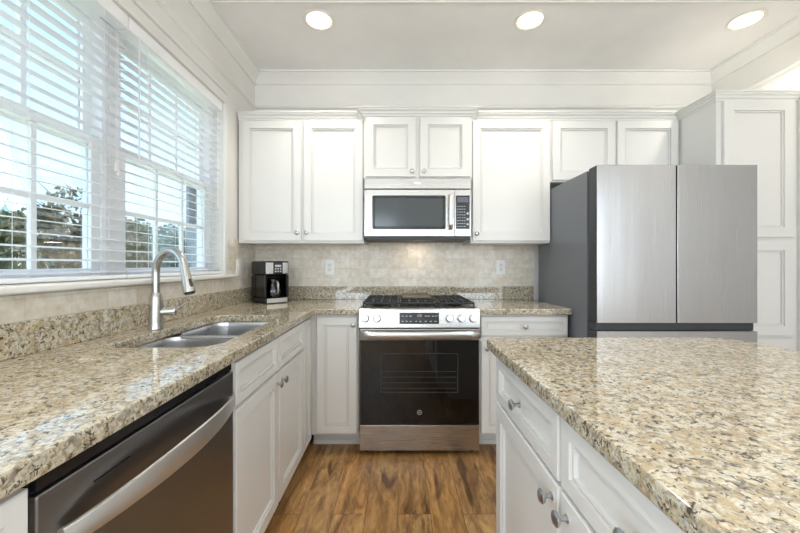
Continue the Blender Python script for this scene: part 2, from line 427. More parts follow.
def blind(y0, y1, label):
    r = thing('window_blind', label, 'blind', (XL-.03, (y0+y1)/2, WZ0), group='white slatted blinds in the kitchen window')
    xc = XL-.027
    hr = obj('headrail', B(xc-.028, xc+.03, y0, y1, WZ1-.062, WZ1-.002, .004), M['vinyl'], r)
    z = WZ0+.034; zt = WZ1-.07; bm = NB(); n = int((zt-z)/.0435)
    for k in range(n+1):
        zz = z+.0435*k
        ring = []
        tilt = math.radians(9)
        for y in (y0+.004, y1-.004):
            sec = []
            for u, h in ((-.025, 0), (-.0125, .0022), (0, .003), (.0125, .0022), (.025, 0), (.0125, -.0006), (0, .0002), (-.0125, -.0006)):
                sec.append(bm.verts.new((xc+u*math.cos(tilt)-h*math.sin(tilt), y, zz-u*math.sin(tilt)+h)))
            ring.append(sec)
        for j in range(8): bm.faces.new((ring[0][j], ring[0][(j+1) % 8], ring[1][(j+1) % 8], ring[1][j]))
        bm.faces.new(ring[0]); bm.faces.new(ring[1][::-1])
    obj('slats', bm, M['slat'], r)
    obj('bottom_rail', B(xc-.025, xc+.025, y0+.003, y1-.003, WZ0+.003, WZ0+.019, .004), M['vinyl'], r)
    for y in (y0+.12, (y0+y1)/2, y1-.12):
        bm = NB()
        for dx in (-.027, .027): tube(bm, [(xc+dx, y, WZ0+.015), (xc+dx, y, WZ1-.05)], .0009, 5)
        obj('ladder_cord', bm, M['slat'], r)
    bm = NB(); y = y0+.05
    tube(bm, [(xc+.036, y, WZ1-.06), (xc+.036, y, 1.68)], .0035, 8)
    tube(bm, [(xc+.036, y, 1.68), (xc+.036, y, 1.655)], [.0035, .006], 8)
    obj('tilt_wand', bm, M['slat'], r)
    bm = NB(); y = y1-.07
    for dy in (0, .012):
        tube(bm, [(xc+.033, y+dy, WZ1-.06), (xc+.033, y+dy, 1.60-dy)], .0012, 6)
        lathe(bm, [(0, 0), (.006, 0), (.004, .03), (0, .03)], 8, Matrix.Translation((xc+.033, y+dy, 1.575-dy)))
    obj('pull_cord', bm, M['slat'], r)
blind(WY0+.004, YM-.003, 'white slatted blind over the near window half, cut by left photo edge')
blind(YM+.003, WY1-.004, 'white slatted blind over the far window half behind the faucet')

# ---------------------------------------------------------------- cabinet helpers
# a face: facing '-y' (back run), '+x' (left run), '-x' (island); u runs along the face
def P(face, pl, u, n, z):
    return {'-y': (u, pl-n, z), '+x': (pl+n, u, z), '-x': (pl-n, u, z)}[face]
def fbox(bm, face, pl, u0, u1, n0, n1, z0, z1, bev=0):
    a = P(face, pl, u0, n0, z0); b = P(face, pl, u1, n1, z1)
    return box(bm, min(a[0], b[0]), max(a[0], b[0]), min(a[1], b[1]), max(a[1], b[1]), z0, z1, bev)
def panel_bm(face, pl, u0, u1, z0, z1, fr=.055, t=.02):
    """framed door front with a stepped recessed panel"""
    bm = NB(); rings = []
    for d, n in ((0, .0015), (0, t-.002), (.002, t), (fr, t), (fr+.0005, t-.010), (fr+.0038, t-.010), (fr+.0044, t-.005), (fr+.011, t-.0055), (fr+.0115, t-.0155), (fr+.0148, t-.0155), (fr+.0158, t-.0125)):
        rings.append([bm.verts.new(P(face, pl, u, n, z)) for u, z in ((u0+d, z0+d), (u1-d, z0+d), (u1-d, z1-d), (u0+d, z1-d))])
    for a, b in zip(rings, rings[1:]):
        for i in range(4): bm.faces.new((a[i], a[(i+1) % 4], b[(i+1) % 4], b[i]))
    bm.faces.new(rings[0]); bm.faces.new(rings[-1])
    return bm
knob_mesh = None
def knob(parent, face, pl, u, z, t=.02):
    global knob_mesh
    if knob_mesh is None:
        bm = lathe(NB(), [(0, .0), (.009, .0), (.009, .0015), (.0055, .004), (.0048, .012), (.006, .016), (.0125, .0195), (.0155, .023), (.0155, .026), (.012, .029), (.006, .0305), (0, .031)], 20)
        bmesh.ops.transform(bm, matrix=Matrix.Rotation(PI/2, 4, 'X'), verts=bm.verts)     # +z -> -y
        knob_mesh = finish('knob', bm, M['knob'])
    o = bpy.data.objects.new('knob', knob_mesh); C.objects.link(o); o.parent = parent
    o.location = Vector(P(face, pl, u, t, z)) - root_of(parent).location
    o.rotation_euler = (0, 0, {'-y': 0, '+x': PI/2, '-x': -PI/2}[face])
    return o
def door(root, face, pl, u0, u1, z0, z1, knob_at=None, fr=.055, name='door'):
    d = obj(name, panel_bm(face, pl, u0, u1, z0, z1, fr), M['cabinet'], root, smooth=12)
    if knob_at: knob(d, face, pl, *knob_at)
    return d
ccrown = [(0, 2.236), (.008, 2.236), (.010, 2.246), (.020, 2.252), (.022, 2.262), (.036, 2.272), (.038, 2.282), (.046, 2.284), (.046, 2.292), (0, 2.292)]
ccrown2 = [(o*.72, z) for o, z in ccrown]

# upper cabinets (carcass front at y = UF)
UF = YB-.31
r = thing('upper_cabinet', 'white two-door upper cabinet in the left corner above the coffee maker', 'cabinet', (-.71, YB-.15, 1.348), group='white upper cabinets on the back wall')
obj('body', B(XL+.012, -.246, UF, YB-.012, 1.348, 2.25, .001), M['cabinet'], r)
door(r, '-y', UF, -1.122, -.699, 1.364, 2.228, (-.722, 1.422)); door(r, '-y', UF, -.680, -.252, 1.364, 2.228, (-.656, 1.422))
obj('crown_moulding', sweep(NB(), [(-.290, UF), (XL+.012, UF)], ccrown2), M['cabinet'], r)
r = thing('upper_cabinet', 'short white two-door cabinet standing forward over the microwave', 'cabinet', (.14, YB-.2, 1.80), group='white upper cabinets on the back wall')
MF = YB-.38
obj('body', B(-.242, .520, MF, YB-.012, 1.80, 2.25, .001), M['cabinet'], r)
door(r, '-y', MF, -.226, .124, 1.808, 2.226, (.098, 1.842)); door(r, '-y', MF, .154, .504, 1.808, 2.226, (.180, 1.842))
obj('crown_moulding', sweep(NB(), [(.520, UF-.034), (.520, MF), (-.242, MF), (-.242, UF-.034)][::1], ccrown), M['cabinet'], r)
r = thing('upper_cabinet', 'tall white single-door upper cabinet between microwave and fridge', 'cabinet', (.81, YB-.15, 1.348), group='white upper cabinets on the back wall')
obj('body', B(.524, 1.099, UF, YB-.012, 1.348, 2.25, .001), M['cabinet'], r)
door(r, '-y', UF, .538, 1.094, 1.364, 2.228, (.563, 1.415))
obj('crown_moulding', sweep(NB(), [(1.099, UF), (.569, UF)], ccrown2), M['cabinet'], r)
r = thing('upper_cabinet', 'short white two-door cabinet above the fridge', 'cabinet', (1.57, YB-.15, 1.79), group='white upper cabinets on the back wall')
obj('body', B(1.101, 2.028, UF, YB-.012, 1.79, 2.25, .001), M['cabinet'], r)
door(r, '-y', UF, 1.114, 1.562, 1.802, 2.228); door(r, '-y', UF, 1.580, 2.018, 1.802, 2.228)
obj('crown_moulding', sweep(NB(), [(1.990, UF), (1.101, UF)], ccrown2), M['cabinet'], r)
# pantry
PF = YB-.61
r = thing('pantry_cabinet', 'tall white pantry cabinet right of the fridge, against the right wall', 'cabinet', (2.29, YB-.3, 0))
bm = B(2.032, XR-.003, PF, YB-.002, .10, 2.25, .001); box(bm, 2.04, XR-.003, PF+.07, YB-.002, 0, .101)
obj('body', bm, M['cabinet'], r)
door(r, '-y', PF, 2.066, 2.512, 1.366, 2.232, (2.095, 1.42), .062); door(r, '-y', PF, 2.066, 2.512, .742, 1.344, (2.095, 1.04), .062); door(r, '-y', PF, 2.066, 2.512, .125, .722, (2.095, .66), .062)
obj('crown_moulding', sweep(NB(), [(XR-.003, PF), (2.032, PF), (2.032, UF-.002)], ccrown2), M['cabinet'], r)

# base cabinets
CB = .874; BF = YB-.60
def base(label, u0, u1, face, pl, depth, loc, group='white base cabinets'):
    r = thing('base_cabinet', label, 'cabinet', loc, group=group)
    bm = NB(); fbox(bm, face, pl, u0, u1, -depth, 0, .10, CB, .001); fbox(bm, face, pl, u0, u1, -depth, -.088, 0, .101)
    obj('body', bm, M['cabinet'], r)
    bm = NB(); fbox(bm, face, pl, u0, u1, -.0875, -.075, 0, .03, .004)
    obj('toe_trim', bm, M['cabinet'], r)
    return r
r = base('white corner base cabinet with one door, left of the range', -.562, -.252, '-y', BF, .598, (-.4, YB-.3, 0))
door(r, '-y', BF, -.518, -.262, .118, .858, (-.285, .812), .05)
r = base('white base cabinet with drawer over door, between range and fridge', .520, 1.088, '-y', BF, .598, (.8, YB-.3, 0))
d = door(r, '-y', BF, .530, 1.080, .740, .860, (.805, .800), .028, 'drawer'); door(r, '-y', BF, .530, 1.080, .118, .705, (.562, .662), .05)
LF = -.565                                            # left run carcass front
dl = LF-(XL+.002)
r = base('narrow white full-height corner panel cabinet beside the sink cabinet', 2.035, 2.244, '+x', LF, dl, (-.86, 2.14, 0))
door(r, '+x', LF, 2.045, 2.205, .098, .858, None, .032)
# sink cabinet is open inside so that the bowls hang in it
r = thing('base_cabinet', 'white sink base cabinet with two doors under two false drawer fronts', 'cabinet', (-.86, 1.6, 0), group='white base cabinets')
bm = NB(); u0, u1 = 1.172, 2.033
fbox(bm, '+x', LF, u0, u0+.018, -dl, 0, .10, CB); fbox(bm, '+x', LF, u1-.018, u1, -dl, 0, .10, CB)
fbox(bm, '+x', LF, u0+.018, u1-.018, -dl, 0, .10, .118); fbox(bm, '+x', LF, u0+.018, u1-.018, -.018, 0, .118, CB)
fbox(bm, '+x', LF, u0+.018, u1-.018, -dl, -dl+.01, .118, CB); fbox(bm, '+x', LF, u0, u1, -dl, -.088, 0, .099)
obj('body', bm, M['cabinet'], r)
bm = NB(); fbox(bm, '+x', LF, u0, u1, -.0875, -.075, 0, .03, .004); obj('toe_trim', bm, M['cabinet'], r)
for a, b in ((1.180, 1.598), (1.612, 2.026)):
    door(r, '+x', LF, a, b, .712, .860, None, .032, 'false_drawer_front')
door(r, '+x', LF, 1.180, 1.598, .098, .695, (1.570, .655), .052); door(r, '+x', LF, 1.612, 2.026, .098, .695, (1.640, .655), .052)
r = base('white base cabinet at the lower left photo corner, near side of the dishwasher', -.35, .523, '+x', LF, dl, (-.86, .1, 0))
door(r, '+x', LF, .10, .517, .712, .860, (.3, .787), .032, 'drawer'); door(r, '+x', LF, .10, .517, .098, .695, (.15, .65), .052)
door(r, '+x', LF, -.34, .085, .712, .860, (-.13, .787), .032, 'drawer'); door(r, '+x', LF, -.34, .085, .098, .695, (.03, .65), .052)

# island
IF = .372
def island_unit(label, u0, u1, kn):
    r = base(label, u0, u1, '-x', IF, .60, (IF+.3, (u0+u1)/2, 0), 'white island cabinets')
    door(r, '-x', IF, u0+.006, u1-.006, .713, .862, ((u0+u1)/2, .785), .034, 'drawer'); door(r, '-x', IF, u0+.006, u1-.006, .118, .700, (kn, .662), .052)
    return r
island_unit('white island cabinet at the far end, drawer over door, near the range', .766, 1.262, .800)
island_unit('white island cabinet nearer the camera, drawer over door, its top knob at bottom photo edge', .268, .762, .728)
island_unit('white island cabinet nearest the camera, under the near end of the worktop', -.232, .264, .230)
o = obj('island_back_panel', B(IF+.601, IF+.625, -.232, 1.262, 0, CB, .002), M['cabinet']); tag(o, 'white back panel of the island below the granite overhang', 'panel')

# ---------------------------------------------------------------- granite worktops
CT0, CT1 = .876, .914
CX, CY = -.526, YB-.65
o_ = [(XL+.002, -.36), (CX, -.36), (CX, CY), (-.2445, CY), (-.2445, YB-.003), (XL+.002, YB-.003)]
outer = rounded(o_, [0, .01, .012, .004, 0, 0], 4)
SX0, SX1, SY0, SY1 = -1.0, -.625, 1.175, 1.925
hole = rounded([(SX0, SY0), (SX1, SY0), (SX1, SY1), (SX0, SY1)], [.085]*4, 10)
r = thing('granite_countertop', 'L-shaped beige speckled granite countertop with sink cutout along the window wall', 'countertop', (-.85, 1.2, CT0))
obj('worktop', slab(outer, [hole], CT0, CT1), M['granite'], r)
bm = NB(); box(bm, XL+.0108, XL+.030, -.36, YB-.0225, CT1+.0005, 1.018, .002)
box(bm, XL+.0108, -.2445, YB-.022, YB-.0105, CT1+.0005, 1.018, .002)
obj('backsplash_strip', bm, M['granite'], r)
r = thing('granite_countertop', 'short beige granite countertop between the range and the fridge', 'countertop', (.8, 2.5, CT0))
obj('worktop', slab(rounded([(.513, CY), (1.095, CY), (1.095, YB-.003), (.513, YB-.003)], [.004, .008, 0, 0], 4), [], CT0, CT1), M['granite'], r)
obj('backsplash_strip', B(-.2435, 1.095, YB-.022, YB-.0105, CT1+.0005, 1.018, .002), M['granite'], r)
IX0, IX1, IY0, IY1 = .332, 1.285, -.30, 1.338
isl = rounded([(IX0, IY0), (IX1, IY0), (IX1, IY1), (IX0, IY1)], [.03, .03, .14, .03], 12)
o = obj('island_countertop', slab(isl, [], CT0, CT1, .007), M['granite'])
tag(o, 'large beige speckled granite island worktop with rounded corners, lower right', 'countertop')

# ---------------------------------------------------------------- sink
r = thing('kitchen_sink', 'double-bowl stainless steel sink set under the granite below the window', 'sink', (-.81, 1.515, .68))
def bowl(y0, y1, depth):
    bm = NB(); x0, x1 = SX0-.004, SX1+.004; rings = []; zt = CT0-.001
    for ins, z, rad in ((-.006, zt, .085), (0, zt-.002, .08), (.004, zt-.02, .078), (.010, zt-depth+.03, .07), (.018, zt-depth+.012, .065), (.034, zt-depth+.002, .055), (.06, zt-depth, .045)):
        p = rounded([(x0+ins, y0+ins), (x1-ins, y0+ins), (x1-ins, y1-ins), (x0+ins, y1-ins)], [rad]*4, 8)
        rings.append([bm.verts.new((q.x, q.y, z)) for q in p])
    for a, b in zip(rings, rings[1:]):
        for i in range(len(a)): bm.faces.new((a[i], a[(i+1) % len(a)], b[(i+1) % len(b)], b[i]))
    bm.faces.new(rings[-1])
    return bm
def drain(y, z):
    return lathe(NB(), [(0, .003), (.02, .003), (.022, .001), (.034, .001), (.04, .004), (.044, .004), (.045, 0), (0, 0)], 24, Matrix.Translation(((SX0+SX1)/2-.02, y, z)))
for y0, y1, dp in ((SY0-.004, 1.548, .17), (1.566, SY1+.004, .17)):
    b_ = obj('bowl', bowl(y0, y1, dp), M['steel_sink'], r)
    b_.modifiers.new('s', 'SOLIDIFY').thickness = -.0015
    obj('drain', drain((y0+y1)/2, CT0-.001-dp), M['chrome'], b_)
obj('divider', B(SX0+.02, SX1-.02, 1.538, 1.576, CT0-.012, CT0-.0015, .004, 3), M['steel_sink'], r)
# ---------------------------------------------------------------- faucet
fx, fy = -1.038, 1.500
r = thing('kitchen_faucet', 'brushed nickel gooseneck pull-down faucet behind the sink', 'faucet', (fx, fy, CT1))
obj('base', lathe(NB(), [(0, 0), (.029, 0), (.030, .004), (.0285, .008), (.027, .03), (.0262, .10), (.025, .13), (.021, .148), (.0165, .158), (0, .158)], 28, Matrix.Translation((fx, fy, CT1+.0005))), M['chrome'], r)
ph = math.radians(-25); dx, dy = math.cos(ph), math.sin(ph)
R_ = .097; zt = CT1+.240
pts = [(fx, fy, CT1+.15), (fx, fy, CT1+.2)]
for k in range(0, 19):
    a = PI-PI*k/18*.93
    pts.append((fx+dx*(R_+R_*math.cos(a)), fy+dy*(R_+R_*math.cos(a)), zt+R_*math.sin(a)*1.0))
obj('neck', tube(NB(), pts, .0152, 20), M['chrome'], r)
e1 = Vector(pts[-1]); dr = (Vector(pts[-1])-Vector(pts[-2])).normalized()
sh = obj('spray_head', tube(NB(), [e1-dr*.004, e1+dr*.006, e1+dr*.01, e1+dr*.05, e1+dr*.085, e1+dr*.1], [.016, .0162, .0165, .019, .0235, .023], 22), M['chrome'], r)
obj('nozzle', tube(NB(), [e1+dr*.1, e1+dr*.106], [.020, .018], 22), M['black'], sh)
bm = NB(); bv = Vector((dx, dy, 0)); side = Vector((.2, -.98, 0)).normalized()
tube(bm, [e1+dr*.045+bv*.015, e1+dr*.075+bv*.0195], [.0075, .0085], 10)
obj('spray_button', bm, M['black'], sh)
bm = NB(); hd = Vector((.93, .36, .0)).normalized(); h0 = Vector((fx, fy, CT1+.075))
tube(bm, [h0+hd*.018, h0+hd*.058, h0+hd*.062, h0+hd*.074], [.017, .017, .019, .0175], 18)
tube(bm, [h0+hd*.068, h0+hd*.078+Vector((0, .012, .012)), h0+hd*.085+Vector((0, .055, .03))], [.006, .005, .004], 10)
obj('lever_handle', bm, M['chrome'], r)

# ---------------------------------------------------------------- dishwasher
DX = -.548; d0, d1 = .530, 1.165
r = thing('dishwasher', 'slate stainless dishwasher with a bowed bar handle, lower left', 'dishwasher', (-.85, .86, 0))
obj('tub', B(-1.12, LF+.0, d0+.004, d1-.004, .09, CB-.003), M['gasket'], r)
obj('control_strip', B(LF+.0005, DX-.004, d0+.004, d1-.004, .842, .868, .002), M['black'], r)
dd = obj('door', B(LF+.0005, DX, d0, d1, .125, .838, .004, 3), M['steel_dark'], r)
obj('kick_plate', B(-.64, -.62, d0+.004, d1-.004, .0, .115), M['black'], r)
obj('vent_slot', B(DX-.001, DX+.0008, .63, .715, .798, .801), M['black'], dd)
bm = NB(); n = 28; sec_prev = None; L0, L1 = d0+.03, d1-.02
secs = []
for i in range(n+1):
    t_ = i/n; y = L0+(L1-L0)*t_; s = math.sin(PI*t_); bow = .012+.052*(s**.75)
    x = DX+bow; zc = .750+.014*s; hh = .018+.0095*s
    secs.append([bm.verts.new((x+a, y, zc+b*hh)) for a, b in ((-.008, -.9), (-.004, -1), (.0, -.96), (.0018, -.8), (.003, 0), (.0018, .8), (.0, .96), (-.004, 1), (-.008, .9))])
for a, b in zip(secs, secs[1:]):
    for k in range(9): bm.faces.new((a[k], a[(k+1) % 9], b[(k+1) % 9], b[k]))
bm.faces.new(secs[0]); bm.faces.new(secs[-1][::-1])
for yy in (L0+.008, L1-.008): box(bm, DX-.0005, DX+.016, yy-.006, yy+.006, .737, .763, .002)
obj('bar_handle', bm, M['steel_bright'], dd, 'bright bowed steel handle')

# ---------------------------------------------------------------- gas range
RX = .134; RW = .3765
x0, x1 = RX-RW, RX+RW; RFy = 2.186
r = thing('gas_range', 'stainless slide-in gas range with black glass oven door', 'range', (RX, 2.5, 0))
obj('body', B(x0+.004, x1-.004, 2.215, YB-.024, .035, .898), M['gasket'], r)
for sx in (x0+.04, x1-.04):
    for sy in (2.25, 2.75): obj('levelling_foot', lathe(NB(), [(0, 0), (.018, 0), (.018, .004), (.01, .006), (.01, .034), (0, .034)], 12, Matrix.Translation((sx, sy, 0))), M['black'], r)
obj('storage_drawer', B(x0+.002, x1-.002, RFy+.002, 2.213, .028, .188, .004), M['steel'], r)
od = obj('oven_door', B(x0+.002, x1-.002, RFy, 2.213, .194, .790, .004), M['steel'], r)
gl = obj('door_glass', B(x0+.006, x1-.006, RFy-.0045, RFy-.0005, .198, .722, .0015), M['blackglass'], od, 'black glass oven front')
wx0, wx1, wz0, wz1 = RX-.243, RX+.240, .395, .640
bm = NB(); yy = RFy-.0052
for a, b, c, d in ((wx0, wx1, wz1-.003, wz1), (wx0, wx1, wz0, wz0+.003), (wx0, wx0+.003, wz0, wz1), (wx1-.003, wx1, wz0, wz1)): box(bm, a, b, yy, yy+.0007, c, d)
for z in (.42, .455, .49, .525): box(bm, wx0+.01, wx1-.01, yy, yy+.0007, z, z+.002)
M['rack'] = mat('dim_grey_rack_lines', srgb(70, 68, 66), .3)
obj('oven_window_rack', bm, M['rack'], gl, 'dim rack bars behind oven window')
bm = lathe(NB(), [(.0125, 0), (.0145, 0), (.0145, .0012), (.0125, .0012), (.0125, 0)], 28)
cu = bpy.data.curves.new('monogram', 'FONT'); cu.body = 'GE'; cu.size = .0125; cu.align_x = 'CENTER'; cu.align_y = 'CENTER'; cu.extrude = .0005
to = bpy.data.objects.new('monogram_tmp', cu); C.objects.link(to)
bpy.context.view_layer.update()
dg = bpy.context.evaluated_depsgraph_get(); tm = bpy.data.meshes.new_from_object(to.evaluated_get(dg)); bm.from_mesh(tm); bpy.data.objects.remove(to)
bmesh.ops.transform(bm, matrix=Matrix.Translation((RX, RFy-.005, .272)) @ Matrix.Rotation(PI/2, 4, 'X'), verts=bm.verts)
obj('round_badge', bm, M['mark'], gl, 'small round pale monogram badge')
bm = NB(); hz = .758
secs = []
for i in range(25):
    t_ = i/24; xx = x0+.001+(x1-x0-.002)*t_; s = min(1, math.sin(PI*t_)*6)
    y = RFy-.024-.024*s
    secs.append([bm.verts.new((xx, y+a, hz+b*.024)) for a, b in ((.012, -.75), (.002, -1), (-.005, -.8), (-.009, -.3), (-.009, .3), (-.005, .8), (.002, 1), (.012, .75))])
for a, b in zip(secs, secs[1:]):
    for k in range(8): bm.faces.new((a[k], a[(k+1) % 8], b[(k+1) % 8], b[k]))
bm.faces.new(secs[0]); bm.faces.new(secs[-1][::-1])
for sx in (x0+.012, x1-.012): box(bm, sx-.010, sx+.010, RFy-.03, RFy+.001, hz-.018, hz+.018, .003)
obj('oven_handle', bm, M['steel'], od)
# control panel
bm = NB(); pf = RFy-.006
sec = [(2.215, .798), (pf, .798), (pf-.002, .802), (pf+.012, .908), (pf+.018, .914), (2.26, .914), (2.26, .90), (2.215, .90)]
for xx in (x0, x1): pass
va = [bm.verts.new((x0, y, z)) for y, z in sec]; vb = [bm.verts.new((x1, y, z)) for y, z in sec]
for k in range(8): bm.faces.new((va[k], va[(k+1) % 8], vb[(k+1) % 8], vb[k]))
bm.faces.new(va); bm.faces.new(vb[::-1])
cp = obj('control_panel', bm, M['steel'], r)
def py(z): return pf-.002+.014*(z-.802)/.106
z0_, z1_ = .822, .892
bm = NB(); tilt = math.atan(.014/.106)
box(bm, RX-.125, RX+.122, -.0015, .001, -.035, .035, .001); bmesh.ops.transform(bm, matrix=Matrix.Translation((0, py(.857), .857)) @ Matrix.Rotation(-tilt, 4, 'X'), verts=bm.verts)
dp = obj('display', bm, M['black'], cp, 'black touch display')
bm = NB()
def dig(bm, cx, cz, w_, h_, pat):
    t_ = w_*.22
    segs = {'a': (-w_/2, w_/2, h_/2-t_, h_/2), 'g': (-w_/2, w_/2, -t_/2, t_/2), 'd': (-w_/2, w_/2, -h_/2, -h_/2+t_), 'f': (-w_/2, -w_/2+t_, 0, h_/2), 'b': (w_/2-t_, w_/2, 0, h_/2), 'e': (-w_/2, -w_/2+t_, -h_/2, 0), 'c': (w_/2-t_, w_/2, -h_/2, 0)}
    for s_ in pat:
        a, b, c, d = segs[s_]; box(bm, cx+a, cx+b, -.0022, -.0015, cz+c, cz+d)
def on_panel(bm): bmesh.ops.transform(bm, matrix=Matrix.Translation((0, py(.857), .857)) @ Matrix.Rotation(-tilt, 4, 'X'), verts=bm.verts); return bm
for i, p_ in enumerate(('bc', 'abged', 'abcdef')):
    bm = NB(); dig(bm, RX-.016+i*.013, .016, .008, .016, p_); obj('clock_digit', on_panel(bm), M['mark'], dp)
for i in (-.105, -.08, -.055, .04, .058, .085, .105): obj('button_mark', on_panel(B(RX+i-.007, RX+i+.007, -.0022, -.0015, .012, .0155)), M['mark'], dp)
for i in (-.105, -.08, -.055, -.02, .005, .04, .07, .1): obj('button_mark', on_panel(B(RX+i-.006, RX+i+.006, -.0022, -.0015, -.020, -.0165)), M['mark'], dp)
for kx in (368.5, 380, 449.5, 461.5, 473):
    X = (kx-398)/160.3
    if kx == 368.5: X = -.204
    if kx == 380: X = -.131
    bm = lathe(NB(), [(0, 0), (.0265, 0), (.0265, .004), (.022, .007), (.0215, .024), (.019, .028), (0, .028)], 28)
    box(bm, -.004, .004, -.021, .021, .027, .034, .0015)
    bmesh.ops.transform(bm, matrix=Matrix.Translation((X, py(.857)-.0005, .857)) @ Matrix.Rotation(PI/2-tilt, 4, 'X'), verts=bm.verts)
    kb = obj('burner_knob', bm, M['steel_bright'], cp)
# cooktop
obj('cooktop', B(x0+.002, x1-.002, 2.262, YB-.026, .899, .918, .004), M['black'], r)
for bx in (RX-.25, RX+.25):
    for by in (2.40, 2.66):
        bm = lathe(NB(), [(0, 0), (.05, 0), (.052, .006), (.04, .010), (.038, .016), (.03, .019), (0, .019)], 24, Matrix.Translation((bx, by, .918)))
        obj('burner', bm, M['blackmat'], r)
bm = lathe(NB(), [(0, 0), (.05, 0), (.052, .006), (.04, .010), (.038, .016), (0, .018)], 24, Matrix.Translation((RX, 2.53, .918)))
obj('burner', bm, M['blackmat'], r)
def grate(a, b):
    bm = NB(); y0, y1 = 2.275, 2.80; z0, z1 = .934, .948; t_ = .011
    for x in (a, (a+b)/2-t_/2, b-t_): box(bm, x, x+t_, y0, y1, z0, z1, .003)
    for y in (y0, y0+(y1-y0)*.27, (y0+y1)/2-t_/2, y0+(y1-y0)*.73, y1-t_): box(bm, a, b, y, y+t_, z0, z1, .003)
    for x in (a, b-t_):
        for y in (y0, y1-t_, (y0+y1)/2): box(bm, x, x+t_, y, y+t_, .9185, z0+.002, .002)
    for x in (a+(b-a)*.27, a+(b-a)*.73):
        box(bm, x-.005, x+.005, y0+.05, y0+.2, z0+.001, z1, .002); box(bm, x-.005, x+.005, y1-.2, y1-.05, z0+.001, z1, .002)
    return bm
for a, b in ((x0+.012, RX-.128), (RX-.122, RX+.122), (RX+.128, x1-.012)):
    obj('grate', grate(a, b), M['blackmat'], r)
bm = B(RX-.105, RX+.105, 2.50, 2.79, .950, .958, .003); box(bm, RX-.105, RX+.105, 2.50, 2.508, .950, .966, .002); box(bm, RX-.105, RX+.105, 2.782, 2.79, .950, .966, .002); box(bm, RX-.105, RX-.097, 2.50, 2.79, .950, .966, .002); box(bm, RX+.097, RX+.105, 2.50, 2.79, .950, .966, .002)
o = obj('griddle_plate', bm, M['brownseason']); tag(o, 'grey-brown griddle plate lying on the middle range grate', 'griddle')

# ---------------------------------------------------------------- microwave
MX0, MX1 = -.236, .510; MYf = YB-.40
r = thing('microwave_oven', 'stainless over-the-range microwave under the short cabinet', 'microwave', (.137, YB-.2, 1.37))
obj('body', B(MX0+.003, MX1-.003, MYf+.022, YB-.012, 1.372, 1.797, .002), M['gasket'], r)
obj('vent_panel', B(MX0, MX1, MYf, MYf+.021, 1.724, 1.797, .004), M['steel'], r)
dr_ = obj('door', B(MX0, .3955, MYf, MYf+.021, 1.390, 1.718, .004), M['steel'], r)
cp = obj('control_panel', B(.3975, MX1, MYf, MYf+.021, 1.390, 1.718, .004), M['steel'], r)
def zy(y): return 1.19+(265-y)/143.2
bm = NB(); a, b, c, d = -.180, .333, 1.440, 1.676
p = rounded([(a, c), (b, c), (b, d), (a, d)], [.012]*4, 5); q = offset_loop(p, .020)
f = MYf-.003
va = [bm.verts.new((v.x, MYf+.0005, v.y)) for v in p]; vb = [bm.verts.new((v.x, f, v.y)) for v in p]
vc = [bm.verts.new((v.x, f, v.y)) for v in q]; vd = [bm.verts.new((v.x, f+.0025, v.y)) for v in q]
for A_, B_ in ((va, vb), (vb, vc), (vc, vd)):
    for i in range(len(A_)): bm.faces.new((A_[i], A_[(i+1) % len(A_)], B_[(i+1) % len(B_)], B_[i]))
obj('window_frame', bm, M['black'], dr_)
M['mwglass'] = mat('grey_microwave_window', srgb(72, 78, 82), .12)
obj('window_pane', B(a+.014, b-.014, f+.0012, MYf-.0002, c+.014, d-.014, .0004, 1), M['mwglass'], dr_, 'grey mesh-screened window', smooth=0)
bm = NB(); hx = .366
secs = []
for i in range(17):
    t_ = i/16; z = 1.436+.244*t_; s = min(1, math.sin(PI*t_)*3.5)
    y = MYf-.004-.03*s
    secs.append([bm.verts.new((hx+.013*math.cos(2*PI*k/12), y+.007*math.sin(2*PI*k/12), z)) for k in range(12)])
for A_, B_ in zip(secs, secs[1:]):
    for k in range(12): bm.faces.new((A_[k], A_[(k+1) % 12], B_[(k+1) % 12], B_[k]))
bm.faces.new(secs[0]); bm.faces.new(secs[-1][::-1])
obj('door_handle', bm, M['steel_bright'], dr_)
kp = obj('keypad', B(.405, .501, MYf-.002, MYf+.0005, 1.442, 1.676, .001), M['black'], cp, 'black keypad with small display')
M['lcd'] = mat('dim_lilac_display', srgb(98, 96, 112), .2)
obj('display', B(.415, .491, MYf-.0028, MYf-.0015, 1.628, 1.664), M['lcd'], kp, 'dim lilac display window')
bm = NB()
for i in range(4):
    for j in range(8): box(bm, .414+i*.0155, .423+i*.0155, MYf-.0026, MYf-.0018, 1.458+j*.020, 1.4615+j*.020)
for z in (1.475, 1.51, 1.55):
    lathe(bm, [(0, 0), (.008, 0), (.008, .0008), (0, .0008)], 14, Matrix.Translation((.486, MYf-.0018, z)) @ Matrix.Rotation(PI/2, 4, 'X'))
obj('button_marks', bm, M['mark'], kp, 'pale button legends')
bm = NB(); ov = [Vector((.137+.026*math.cos(2*PI*k/24), 1.762+.009*math.sin(2*PI*k/24))) for k in range(24)]
va = [bm.verts.new((v.x, MYf+.0005, v.y)) for v in ov]; vb = [bm.verts.new((v.x, MYf-.002, v.y)) for v in ov]
for i in range(24): bm.faces.new((va[i], va[(i+1) % 24], vb[(i+1) % 24], vb[i]))
bm.faces.new(vb); obj('oval_badge', bm, M['plastic_white'], r, 'small pale oval maker badge')
obj('bottom_grille', B(MX0+.006, MX1-.006, MYf+.004, MYf+.0215, 1.366, 1.3885, .004), M['gasket'], r)

l = bpy.data.lights.new('cooktop_lamp', 'AREA'); l.shape = 'RECTANGLE'; l.size = .12; l.size_y = .05; l.energy = .4; l.color = (1, .84, .64)
o = bpy.data.objects.new('cooktop_lamp', l); C.objects.link(o); o.parent = r; o.location = Vector((.14, YB-.14, 1.366))-r.location
